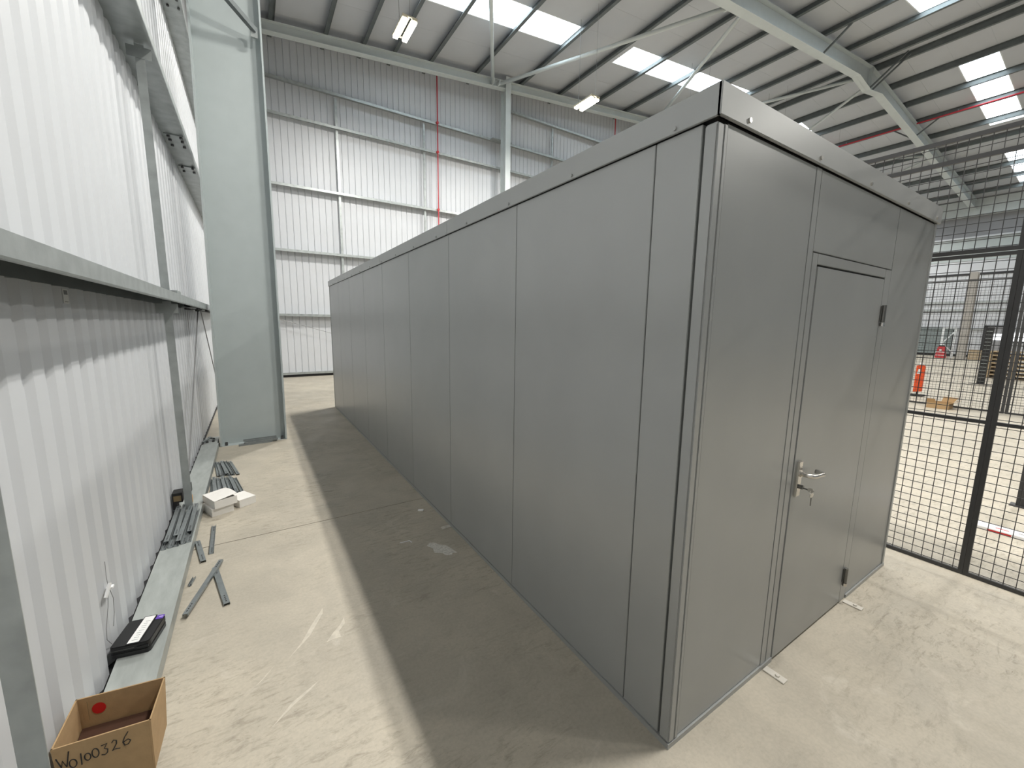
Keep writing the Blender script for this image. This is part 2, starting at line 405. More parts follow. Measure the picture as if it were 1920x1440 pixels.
def rafter(name, label, yc, fw, depth, xa, haunch):
    t = thing(name, label, 'rafter', (xa, yc, zp(xa)-depth))
    ft = 0.02
    def seg(x0, x1, za, zb, y0, y1, nm):  # za,zb: functions bottom, top
        MB().hexa([(x0,y0,za(x0)),(x1,y0,za(x1)),(x1,y1,za(x1)),(x0,y1,za(x0)),(x0,y0,zb(x0)),(x1,y0,zb(x1)),(x1,y1,zb(x1)),(x0,y1,zb(x0))]).build(nm, 'rafter', t)
    top = lambda q: zp(q)-.004
    bot = lambda q: zp(q)-depth
    for x0, x1 in ((xa, APX), (APX, RX-.55)):
        seg(x0, x1, lambda q: top(q)-ft, top, yc-fw/2, yc+fw/2, 'top_flange')
        seg(x0, x1, lambda q: bot(q)+ft, lambda q: top(q)-ft, yc-.006, yc+.006, 'web')
    if haunch:
        h0, h1 = APX-1.15, APX+1.15; zz = zp(APX)-depth-.30
        seg(xa, h0, bot, lambda q: bot(q)+ft, yc-fw/2, yc+fw/2, 'bottom_flange')
        seg(h1, RX-.55, bot, lambda q: bot(q)+ft, yc-fw/2, yc+fw/2, 'bottom_flange')
        MB().prism([(h0, bot(h0)), (APX, zz), (h1, bot(h1)), (APX, bot(APX)+.02)], yc-.006, yc+.006, lambda u, v, d: (u, d, v)).build('haunch_web', 'rafter', t)
        hm = MB()
        for x0, z0_, x1, z1_ in ((h0, bot(h0), APX, zz), (APX, zz, h1, bot(h1))):
            hm.hexa([(x0,yc-fw/2,z0_),(x1,yc-fw/2,z1_),(x1,yc+fw/2,z1_),(x0,yc+fw/2,z0_),(x0,yc-fw/2,z0_+ft),(x1,yc-fw/2,z1_+ft),(x1,yc+fw/2,z1_+ft),(x0,yc+fw/2,z0_+ft)])
        hm.build('haunch_flange', 'rafter', t)
        MB().box(APX-.03, APX+.03, yc-fw/2, yc+fw/2, zz, top(APX)-ft).build('apex_plate', 'rafter', t)
    else:
        for x0, x1 in ((xa, APX), (APX, RX-.55)): seg(x0, x1, bot, lambda q: bot(q)+ft, yc-fw/2, yc+fw/2, 'bottom_flange')
    return t
RY = 6.46
rafter('portal_rafter', 'deep pale grey roof rafter with a haunched apex, crossing at upper right', RY, 0.27, 0.53, -1.2, True)
rafter('gable_rafter', 'pale grey rafter running up along the top of the far white wall', 13.20, 0.22, 0.27, WX+.1, False)

# slender fly braces from rafter bottom flange up to purlins
def fly(x, dy, lab, n=1, z_b=None):
    t = thing('fly_brace', lab, 'brace', (x, RY, zp(x)-.5))
    zb = zp(x)-.5 if z_b is None else z_b
    for k in range(n):
        off = 0.24*k
        MB().bar((x+off, RY+math.copysign(.12, dy), zb), (x+off, RY+dy, zp(x+off)+.02), .05, .05).build('angle_bar', 'purlin', t)
    return t
fly(15.5, -.85, 'thin dark brace from the deep rafter up to a purlin, lower on its left slope')
fly(19.62, -1.15, 'pair of dark braces at the apex of the deep rafter', 2, zp(APX)-.78)
fly(25.55, -.85, 'thin dark brace from the deep rafter to a purlin beyond the apex, near side')
fly(25.60, .75, 'short thin dark brace beyond the apex on the far side of the deep rafter')
# roof-plane tube braces
def tube_brace(a, b, r, lab):
    t = thing('brace_tube', lab, 'brace', a)
    MB().tube([a, b], r, 10).build('tube', 'rafter', t, smooth=True)
    for e in (a, b):
        MB().box(e[0]-.02, e[0]+.02, e[1]-.12, e[1]+.12, e[2]-.06, e[2]+.10).build('end_plate', 'rafter', t)
def onplane(px, py): return None
tube_brace((6.75, 13.04, 10.36), (10.30, 6.60, 10.50), .06, 'pale grey brace tube rising right from the tall far post to the deep rafter')
tube_brace((6.52, 13.04, 10.36), (3.00, 7.05, 9.95), .06, 'pale grey brace tube going up from the tall far post out of the picture')
tube_brace((15.2, 13.02, 11.15), (11.0, 6.62, 10.60), .06, 'pale grey brace tube rising from behind the cabin corner to the deep rafter')
tube_brace((16.1, 13.02, 11.25), (19.1, 6.62, 11.36), .055, 'thin grey brace tube meeting the rafter just left of its apex')
tube_brace((24.6, 13.02, 11.05), (19.9, 6.62, 11.30), .055, 'thin grey brace tube meeting the rafter apex from lower left')
tube_brace((24.9, 13.02, 11.05), (28.5, 6.62, 10.62), .055, 'thin grey brace tube low on the right slope behind the fence top')
tube_brace((33.5, 13.0, 10.2), (28.9, 6.62, 10.55), .055, 'thin grey brace tube on the right slope furthest towards the right wall')

# ------------------------------------------------------------------ far wall posts, girts, sag rods
p = thing('gable_post', 'tall pale grey steel post standing against the far white wall', 'post', (7.2, 13.3, 0))
MB().box(7.09, 7.31, 13.06, 13.08, 0, 10.75).build('flange', 'rafter', p)
MB().box(7.09, 7.31, 13.40, 13.42, 0, 10.35).build('flange', 'rafter', p)
MB().box(7.194, 7.206, 13.08, 13.40, 0, 10.35).build('web', 'rafter', p)
MB().box(6.75, 7.6, 13.42, 13.66, 8.70, 8.715).build('cleat', 'galv', p)
p2 = thing('gable_post', 'second tall pale grey post on the far wall, right of the first', 'post', (15.0, 13.3, 0))
MB().box(14.89, 15.11, 13.06, 13.08, 0, 11.2).build('flange', 'rafter', p2)
MB().box(14.89, 15.11, 13.40, 13.42, 0, 11.1).build('flange', 'rafter', p2)
MB().box(14.994, 15.006, 13.08, 13.40, 0, 11.1).build('web', 'rafter', p2)
FG = [(1.99, 'lowest, near the ground'), (3.95, 'second from the bottom'), (5.85, 'third from the bottom'), (7.80, 'fourth from the bottom'), (8.76, 'topmost long one')]
def girt_x(z, x0, x1, lab):
    t = thing('wall_girt', lab, 'girt', (x0, FARY, z), 'girts across the far wall')
    MB().box(x0, x1, FARY-.245, FARY-.003, z+.022, z+.026).build('web', 'galv', t)
    MB().box(x0, x1, FARY-.247, FARY-.243, z-.048, z+.026).build('front_flange', 'galv', t)
    MB().box(x0, x1, FARY-.243, FARY-.225, z-.048, z-.044).build('lip', 'galv', t)
    return t
for z, d in FG: girt_x(z, WX+.02, 30.0, 'galvanised horizontal girt on the far wall, %s' % d)
girt_x(9.98, 7.4, 30.0, 'short galvanised girt high on the far wall right of the tall post')
for x, z0, z1, d in ((1.30, 0.15, 8.72, 'left of the red pipe'), (4.17, 0.15, 8.72, 'just left of the red pipe'), (9.82, 0.15, 9.95, 'right of the tall far post'), (12.4, 0.15, 9.95, 'furthest right on that wall')):
    t = thing('sag_rod', 'thin vertical galvanised strut tying the far wall girts, %s' % d, 'strut', (x, FARY-.13, 0), 'sag rods of the far wall')
    zs = [z0]+[q for q, _ in FG if z0 < q < z1]+[z1]
    for a, b in zip(zs[:-1], zs[1:]): MB().box(x-.035, x+.035, FARY-.16, FARY-.12, a+.03, b-.05).build('strut_length', 'galv', t)
for x, z1, r, lab in ((4.62, 10.45, .022, 'thin red pipe running down the far white wall left of the tall post'), (13.3, 11.2, .022, 'short red pipe length showing above the cabin roof on the far wall')):
    t = thing('red_pipe', lab, 'pipe', (x, FARY-.30, 0))
    MB().tube([(x, FARY-.30, 0), (x, FARY-.30, z1)], r, 8).build('pipe', 'red_pipe', t)
    for z, _ in FG: MB().box(x-.035, x+.035, FARY-.33, FARY-.246, z-.03, z+.03).build('clip', 'red_drum', t)
t = thing('sprinkler_pipe', 'long red pipe slung under a purlin beyond the rafter apex', 'pipe', (25.2, 0, 11.2))
MB().tube([(25.28, -5, 11.22), (25.28, 6.32, 11.22)], .035, 8).build('pipe', 'red_pipe', t)
MB().tube([(25.28, 6.60, 11.22), (25.28, 13, 11.22)], .035, 8).build('pipe', 'red_pipe', t)
for yy in (-2, 2, 5, 9): MB().box(25.26, 25.30, yy-.01, yy+.01, 11.25, zp(25.5)+.02).build('hanger', 'galv', t)
t = thing('bracing_cable', 'thin dark cable slanting down the far wall beside the cabin end', 'cable', (-.6, FARY-.2, 1.8))
MB().tube([(-1.0, FARY-.18, 1.95), (5.6, FARY-.18, -0.0+.02)], .008, 6).build('cable', 'wire', t)

# ------------------------------------------------------------------ left wall girts, struts, base rail
for z, d in ((1.98, 'just above eye level'), (3.93, 'the middle one, seen from below'), (6.02, 'topmost, beside the big column')):
    t = thing('wall_girt', 'galvanised girt along the left wall, %s' % d, 'girt', (WX, 0, z), 'girts along the left wall')
    ya, yb = NEARY+1, FARY-.3
    if z < 3: MB().box(WX-.026, -1.885, ya, yb, z+.022, z+.026).build('web', 'purlin', t); MB().box(WX-.026, WX+.004, ya, yb, z-.045, z+.022).build('back_flange', 'purlin', t)  # darker material here paints in the shade under the lowest girt
    else: MB().box(WX-.026, -1.885, ya, yb, z-.032, z-.028).build('web', 'galv', t)
    MB().prism([(-1.885, z+.028), (-1.881, z+.028), (-1.881, z-.038), (-1.884, z-.045), (-1.900, z-.045), (-1.900, z-.041), (-1.885, z-.038)], ya, yb, lambda u, v, d: (u, d, v)).build('front_flange', 'galv', t)
    for yy in (5.62, 6.78):
        sp = MB(); sp.box(-2.08, -1.90, yy-.16, yy+.16, z-.045, z-.033).build('sleeve_plate', 'galv', t)
    for yy in (5.48, 5.60, 5.78, 6.62, 6.8):
        for xx in (-2.04, -1.925):
            bo = MB(); bo.cyl((xx, yy), .016, z-.066, z-.045, 6); bo.cyl((xx, yy), .008, z-.046, z-.026, 6); bo.cyl((xx, yy), .014, z-.026, z+.012, 6)
            bo.build('bolt', 'bolt', t)
def strut(y, zs, lab):
    t = thing('wall_strut', lab, 'strut', (-1.97, y, zs[0][0]), 'upright struts of the left wall')
    for a, b in zs:
        MB().prism([(-2.0, y), (-1.943, y), (-1.943, y+.004), (-1.996, y+.004), (-1.996, y+.03), (-2.0, y+.03)], a, b, lambda u, v, d: (u, v, d)).build('channel_length', 'galv', t)
    for a, b in zs:
        MB().box(-2.05, -1.90, y-.004, y+.0, b-.10, b-.02).build('end_bracket', 'galv', t)
    if y > 2: MB().box(-2.0, -1.9, y+.05, y+.27, 2.01, 2.04).build('end_tab', 'galv', t)
strut(0.62, [(0.088, 1.945), (1.955, 3.895)], 'grey upright strut on the left wall nearest the viewer, behind the cardboard box')
strut(3.62, [(0.088, 1.945), (1.955, 3.895)], 'grey upright strut on the left wall rising beside the pile of channels')
t = thing('base_rail', 'scuffed flat galvanised rail lying along the foot of the left wall', 'rail', (-1.99, 0, 0))
MB().box(-2.072, -1.882, -2.5, 5.98, .080, .085).build('top_plate', 'galv_plate', t)
MB().box(-1.886, -1.882, -2.5, 5.98, .012, .080).build('front_flange', 'galv', t)
MB().box(-2.072, -2.068, -2.5, 5.98, .012, .080).build('back_flange', 'galv', t)
mb = MB()
for yy in [-1.9+.6*k for k in range(14)]: mb.box(-2.06, -1.90, yy, yy+.05, .0, .079)
mb.build('packer', 'galv', t)
t = thing('rail_shoe', 'bent galvanised foot bracket bolting the base rail beside the column', 'bracket', (-1.97, 6.2, 0))
MB().box(-2.06, -1.90, 6.0, 6.40, .073, .079).build('plate', 'galv_plate', t)
MB().box(-1.905, -1.899, 6.0, 6.40, .0, .073).build('leg_plate', 'galv_plate', t)
for xx, yy in ((-2.02, 6.08), (-1.95, 6.09), (-2.01, 6.31)):
    MB().cyl((xx, yy), .016, .079, .105, 6).build('bolt', 'bolt', t)

def cable(pts, lab, loc):
    t = thing('bracing_cable', lab, 'cable', loc)
    MB().tube(pts, .007, 6).build('cable', 'wire', t)
    e = Vector(pts[-1]); MB().box(e.x-.03, e.x+.03, e.y-.05, e.y+.05, e.z-.04, e.z+.04).build('turnbuckle', 'bolt', t)
cable([(-1.99, 6.25, 1.93), (-2.03, 4.1, .13)], 'thin cable slanting from the girt end towards the near foot of the left wall', (-2.0, 4.1, .1))
cable([(-1.99, 6.6, 1.93), (-1.99, 9.1, .10)], 'thin cable slanting behind the big column to the far foot of the left wall', (-2.0, 9.1, .1))

# ------------------------------------------------------------------ big portal column
t = thing('steel_column', 'huge pale grey steel column standing against the left wall', 'column', (-1.45, 6.19, 0))
zt = 9.75
def cx(xb, lean): return lambda z: xb+lean*z
L = cx(-1.872, .014); Rr = cx(-1.035, .0062)
def vplate(f0, f1, y0, y1, z0, z1, nm, m='frame'):
    return MB().hexa([(f0(z0),y0,z0),(f1(z0),y0,z0),(f1(z0),y1,z0),(f0(z0),y1,z0),(f0(z1),y0,z1),(f1(z1),y0,z1),(f1(z1),y1,z1),(f0(z1),y1,z1)]).build(nm, m, t)
vplate(L, lambda z: L(z)+.022, 6.06, 6.32, 0.0, zt, 'outer_flange')
vplate(lambda z: Rr(z)-.022, Rr, 6.06, 6.32, 0.0, zt, 'inner_flange')
vplate(lambda z: L(z)+.022, lambda z: Rr(z)-.022, 6.183, 6.197, 0.0, zt, 'web')
MB().box(-1.87, -1.04, 6.06, 6.32, -.0, .004).build('base_plate', 'frame', t)
for xx in (-1.80, -1.10):
    for yy in (6.09, 6.29): MB().cyl((xx, yy), .018, .004, .05, 6).build('anchor_bolt', 'bolt', t)
fb = thing('fly_brace', 'dark angle brace crossing the top of the big column face', 'brace', (-1.08, 6.05, 5.6))
MB().bar((-1.075, 6.03, 5.585), (-1.79, 5.52, 5.97), .06, .06).build('angle_bar', 'purlin', fb)
MB().box(-1.13, -1.05, 6.02, 6.058, 5.50, 5.63).build('gusset', 'galv', fb)

# ------------------------------------------------------------------ high-bay lamps and their light
lamp_pos = []
def lamp(x, y, z, lab, pw=1.0):
    t = thing('highbay_lamp', lab, 'lamp', (x, y, z), 'hanging high-bay lamps')
    MB().box(x-.02, x+.02, y-.36, y+.36, z+.055, z+.075).build('spine', 'lamp_body', t, bevel=.006)
    for s in (-1, 1):
        h = MB().box(x+s*.11-.06, x+s*.11+.06, y-.38, y+.38, z, z+.05).build('light_bar', 'lamp_body', t, bevel=.008)
        MB().box(x+s*.11-.05, x+s*.11+.05, y-.365, y+.365, z-.04, z-.001).build('diffuser', 'led', h)
    MB().box(x-.17, x+.17, y-.39, y-.36, z+.03, z+.06).build('end_cap', 'lamp_body', t, bevel=.005)
    MB().box(x-.17, x+.17, y+.36, y+.39, z+.03, z+.06).build('end_cap', 'lamp_body', t, bevel=.005)
    MB().tube([(x, y+.37, z+.05), (x-.0, y+.37, zr(x)-.002)], .006, 6).build('suspension_wire', 'wire', t)
    MB().tube([(x, y-.37, z+.05), (x, y-.37, zr(x)-.002)], .004, 6).build('suspension_wire', 'wire', t)
    for s in (-1, 1):
        ld = bpy.data.lights.new('lamp_light', 'AREA'); ld.shape = 'RECTANGLE'; ld.size = .12; ld.size_y = .72; ld.energy = LAMP_W*pw
        ld.color = (1.0, 0.97, 0.915)
        lo = bpy.data.objects.new('lamp_light', ld); COL.objects.link(lo); lo.parent = t; lo.location = (s*.11, 0, -.055)
ZL = 8.42
lamp(2.03, 9.22, 8.42, 'glowing twin-bar lamp hanging left, nearest the left wall')
lamp(7.60, 9.22, 8.40, 'glowing twin-bar lamp hanging on a wire just right of the tall far post')
lamp(2.02, 2.9, 8.40, 'added unseen twin-bar lamp just above the picture near the left wall', .8)  # added lamp, lifts the left wall, floor and column face
for k in (1, 2): lamp(2.02+5.5*k, -6.2, 8.40, 'added unseen twin-bar lamp behind the viewer, %s from the left wall' % ORD[k], .55)  # added lamps, brighten the door end of the cabin
for k in range(2, 7): lamp(2.02+5.5*k, 9.22, 8.40, 'twin-bar lamp of the far row hidden behind the cabin, %s from the left wall' % ORD[k], .5)
for k in range(0, 7): lamp(2.02+5.5*k, -.62, 8.40, 'twin-bar lamp of the near row above the picture, %s from the left wall' % ORD[k], 1.0 if k == 0 else .40)

# ------------------------------------------------------------------ the grey modular cabin
W, LN, H = 2.58, 8.255, 2.60
cb = thing('modular_cabin', 'long grey metal modular cabin with a door in its near end', 'cabin', (0, 0, 0))
HB = H-.103; G = .003; T = .04
MB().box(.03, W-.03, .03, LN-.03, 0.0, HB+.02).build('core', 'cabin_gap', cb)
MB().box(-.002, .035, -.002, LN+.002, 0, .024).build('base_channel', 'cabin', cb)
MB().box(.035, .876, -.002, .035, 0, .024).build('base_channel', 'cabin', cb)
MB().box(1.862, W+.002, -.002, .035, 0, .024).build('base_channel', 'cabin', cb)
# left side panels
yy = [0.003, .055, .256]
side = [(.262, 1.252)]
v = 1.2545
sb = [.256, 1.253, 2.261, 3.262, 4.262, 5.262, 6.262, 7.262, 8.20]
MB().box(.0, T, .0, .050, .026, HB-.012).build('corner_post', 'cabin', cb, bevel=.006)
MB().box(.004, T, .060, .254, .026, HB-.002).build('side_panel', 'cabin', cb, bevel=.002)
for a, b in zip(sb[:-1], sb[1:]):
    MB().box(.004, T, a+.0025, b-.0005, .026, HB-.002).build('side_panel', 'cabin', cb, bevel=.002)
MB().box(.0, T, 8.205, LN, .026, HB-.002).build('corner_post', 'cabin', cb, bevel=.005)
# right side and rear simple panels
for a, b in zip(sb[:-1], sb[1:]):
    MB().box(W-T, W-.004, a+.002, b-.002, .026, HB-.002).build('side_panel', 'cabin', cb, bevel=.002)
for k in range(3): MB().box(.06+k*.83, .06+(k+1)*.83-.005, LN-T, LN-.004, .026, HB-.002).build('rear_panel', 'cabin', cb, bevel=.002)
MB().box(W-T, W, 0, .055, .026, HB-.002).build('corner_post', 'cabin', cb, bevel=.004)
MB().box(W-T, W, .06, .25, .026, HB-.002).build('side_panel', 'cabin', cb, bevel=.002)
# front: post return, left panel, cover strips, door frame, door, overdoor panel, right panel
MB().box(.041, .062, 0.0, T, .026, HB-.012).build('corner_post', 'cabin', cb, bevel=.003)
MB().box(.068, .762, .006, T, .026, HB-.004).build('front_panel', 'cabin', cb, bevel=.002)
MB().box(.764, .812, .004, T, .026, HB-.004).build('cover_strip', 'cabin', cb, bevel=.001)
MB().box(1.864, W-.004, .006, T, .026, HB-.004).build('front_panel', 'cabin', cb, bevel=.002)
MB().box(.819, 1.860, .006, T, 2.142, HB-.004).build('overdoor_panel', 'cabin', cb, bevel=.002)
fr = MB().box(.819, .872, .004, T, .0, 2.136).build('door_frame', 'cabin', cb, bevel=.002)
MB().box(.872, 1.765, .004, T, 2.088, 2.136).build('door_frame', 'cabin', cb, bevel=.002)
MB().box(1.765, 1.858, .004, T, .0, 2.136).build('door_frame', 'cabin', cb, bevel=.002)
door = MB().box(.880, 1.757, .002, T, .012, 2.078).build('door', 'cabin', cb, bevel=.002)
for z in (.15, 1.83):
    hg = MB().cyl((1.775, -.010), .011, z, z+.10, 10); hg.box(1.762, 1.80, -.004, .004, z+.005, z+.095)
    hg.build('hinge', 'dark_steel', door)
    MB().cyl((1.775, -.010), .0125, z-.022, z-.002, 10).build('hinge_pin', 'steel', door)
# lever handle on a long plate
MB().box(.900, .945, -.012, .002, .935, 1.125).build('handle_plate', 'steel', door, bevel=.004)
hp = [(.927, -.010, 1.058), (.927, -.052, 1.058), (.935, -.062, 1.057), (.965, -.066, 1.054), (1.045, -.066, 1.047), (1.066, -.060, 1.046), (1.072, -.048, 1.046), (1.070, -.022, 1.047)]
MB().tube(hp, .0115, 10).build('lever', 'steel', door, smooth=True)
MB().cyl((.927, 1.058), .016, -.020, -.010, 12, 'y').build('lever_rose', 'steel', door)
MB().cyl((.927, .990), .011, -.030, -.012, 10, 'y').build('lock_cylinder', 'dark_steel', door)
# fascia around the roof
fz0, fz1 = HB, H; o_ = .012
fas = []
jn = [-.012, 2.26, 4.3, 6.3, LN+.012]
for a, b in zip(jn[:-1], jn[1:]): MB().box(-o_, .0, a+.0015, b-.0015, fz0, fz1).build('fascia', 'cabin', cb, bevel=.0015)
MB().box(-o_+.0, W+o_, -o_-.002, -.0, fz0, fz1).build('fascia', 'cabin', cb, bevel=.0015)
MB().box(W, W+o_, 0, LN+.012, fz0, fz1).build('fascia', 'cabin', cb, bevel=.0015)
MB().box(-o_, W+o_, LN, LN+.014, fz0, fz1).build('fascia', 'cabin', cb, bevel=.0015)
MB().box(0, W, 0, LN, H-.03, H-.012).build('roof_deck', 'cabin', cb)
for k in range(5):
    x = .163+.58*k
    MB().cyl((x, fz0+.022), .009, -.020, -.0135, 8, 'y').build('screw', 'steel', cb)
for k in range(15):
    y = .163+.58*k
    if y < LN: MB().cyl((y, fz0+.016), .008, -.018, -.0115, 8, 'x').build('screw', 'cabin', cb)
# anchor feet
def foot(x, y, ax, lab):
    t = thing('anchor_foot', lab, 'bracket', (x, y, 0))
    if ax == 'y':
        MB().box(x-.022, x+.022, y-.105, y-.003, .0, .007).build('plate', 'foot', t, bevel=.001)
        MB().cyl((x, y-.065), .011, .007, .015, 6).build('bolt', 'foot', t)
    else:
        MB().box(x-.085, x-.003, y-.022, y+.022, .0, .007).build('plate', 'foot', t, bevel=.001)
        MB().cyl((x-.05, y), .011, .007, .015, 6).build('bolt', 'foot', t)
foot(.795, -.003, 'y', 'small bright anchor plate on the floor at the handle side of the door')
foot(1.815, -.003, 'y', 'small bright anchor plate on the floor at the hinge side of the door')
foot(-.003, 2.262, 'x', 'small anchor plate on the shaded floor at the cabin long side')
t = thing('plastic_offcut', 'small white plastic offcut lying on the shaded floor by the cabin', 'offcut', (-.43, 2.2, 0))
MB().bar((-.474, 2.211, .004), (-.395, 2.205, .004), .007, .006).build('strip', 'white_plastic', t)
MB().bar((-.397, 2.208, .004), (-.388, 2.169, .004), .006, .005).build('hook', 'white_plastic', t)
t = thing('paper_scrap', 'tiny white paper scrap on the shaded floor near the slab joint', 'scrap', (-.12, 2.70, 0))
MB().hexa([(-.150,2.70,0),(-.105,2.665,0),(-.095,2.690,0),(-.135,2.725,0),(-.150,2.70,.004),(-.105,2.665,.012),(-.095,2.690,.012),(-.135,2.725,.004)]).build('scrap', 'paper', t)
# keys
k = thing('key', 'small key standing in the door lock', 'key', (.927, -.035, .99))
MB().box(.925, .929, -.05, -.030, .984, .990).build('key_blade', 'dark_steel', k)
MB().cyl((.929-.002, .988), .013, -.078, -.05, 10, 'y').build('key_bow', 'dark_steel', k) if False else None
MB().prism([(.015*math.cos(a*math.pi/5)-.063, .011*math.sin(a*math.pi/5)+.987) for a in range(10)], .925, .929, lambda u, v, d: (d, u, v)).build('key_bow', 'steel', k)
k = thing('key', 'spare key dangling on a ring below the lock', 'key', (.945, -.06, .965))
MB().prism([(.020*math.cos(a*math.pi/6)+.947, .013*math.sin(a*math.pi/6)+.957) for a in range(12)], -.064, -.061, lambda u, v, d: (u, d, v)).build('key_bow', 'steel', k)
MB().prism([(.943, .946), (.951, .946), (.950, .905), (.947, .900), (.944, .905)], -.064, -.061, lambda u, v, d: (u, d, v)).build('key_blade', 'dark_steel', k)
rg = MB(); n = 14
rg.tube([(.935+.013*math.cos(2*math.pi*i/n), -.063, .977+.013*math.sin(2*math.pi*i/n)) for i in range(n+1)], .0012, 5).build('key_ring', 'steel', k)

# ------------------------------------------------------------------ mesh fence on the right
def mesh_panel(x, y0, y1, z0, z1, lab, grp, rails, stile=.025, pit=.057, wire=.0042, upper=None):
    t = thing('mesh_fence', lab, 'fence', (x, (y0+y1)/2, z0), grp)
    for yy in (y0, y1-stile): MB().box(x-.011, x+.011, yy, yy+stile, z0, z1).build('stile', 'fence', t)
    for z, hgt in rails: MB().box(x-.011, x+.011, y0+stile, y1-stile, z, z+hgt).build('rail', 'fence', t)
    mb = MB(); yy = y0+stile+pit*.5
    while yy < y1-stile:
        mb.box(x-wire/2, x+wire/2, yy-wire/2, yy+wire/2, z0, z1); yy += pit
    z = z0+pit*.6
    while z < z1:
        mb.box(x+wire/2, x+wire*1.5, y0+stile, y1-stile, z-wire/2, z+wire/2); z += pit
    stuff(mb.build('wire_mesh', 'fence', t))
    return t
FX = 2.945
grp = None
lowr = [(.004, .026), (1.138, .024), (2.294, .024)]
mesh_panel(FX, -.350, 2.10, .004, 2.32, 'dark mesh fence panel just right of the cabin door end', grp, lowr)
mesh_panel(FX, -1.85, -.3515, .004, 2.32, 'dark mesh fence panel at the right edge of the picture', grp, lowr)
mesh_panel(FX, -.350, 2.10, 2.325, 3.145, 'upper mesh fence panel above the one beside the cabin', grp, [(2.325, .028), (2.965, .03), (3.115, .03)])
mesh_panel(FX, -1.85, -.3515, 2.325, 3.145, 'upper mesh fence panel at the right picture edge', grp, [(2.325, .028), (2.965, .03), (3.115, .03)])
FX2 = 12.3
mesh_panel(FX2, .66, 3.2, .004, 2.9, 'far mesh fence panel across the hall behind the orange barrier', None, [(.004, .03), (2.87, .03)], stile=.05)
mesh_panel(FX2, -1.9, .65, .004, 2.9, 'far mesh fence panel across the hall at right', None, [(.004, .03), (2.87, .03)], stile=.05)
t = thing('fence_post', 'dark square post standing on the floor beyond the fence at right edge', 'post', (5.2, -.36, 0))
MB().box(5.16, 5.22, -.40, -.34, 0.006, 3.1).build('post', 'fence', t)
MB().box(5.12, 5.26, -.44, -.30, 0, .006).build('base_plate', 'fence', t)

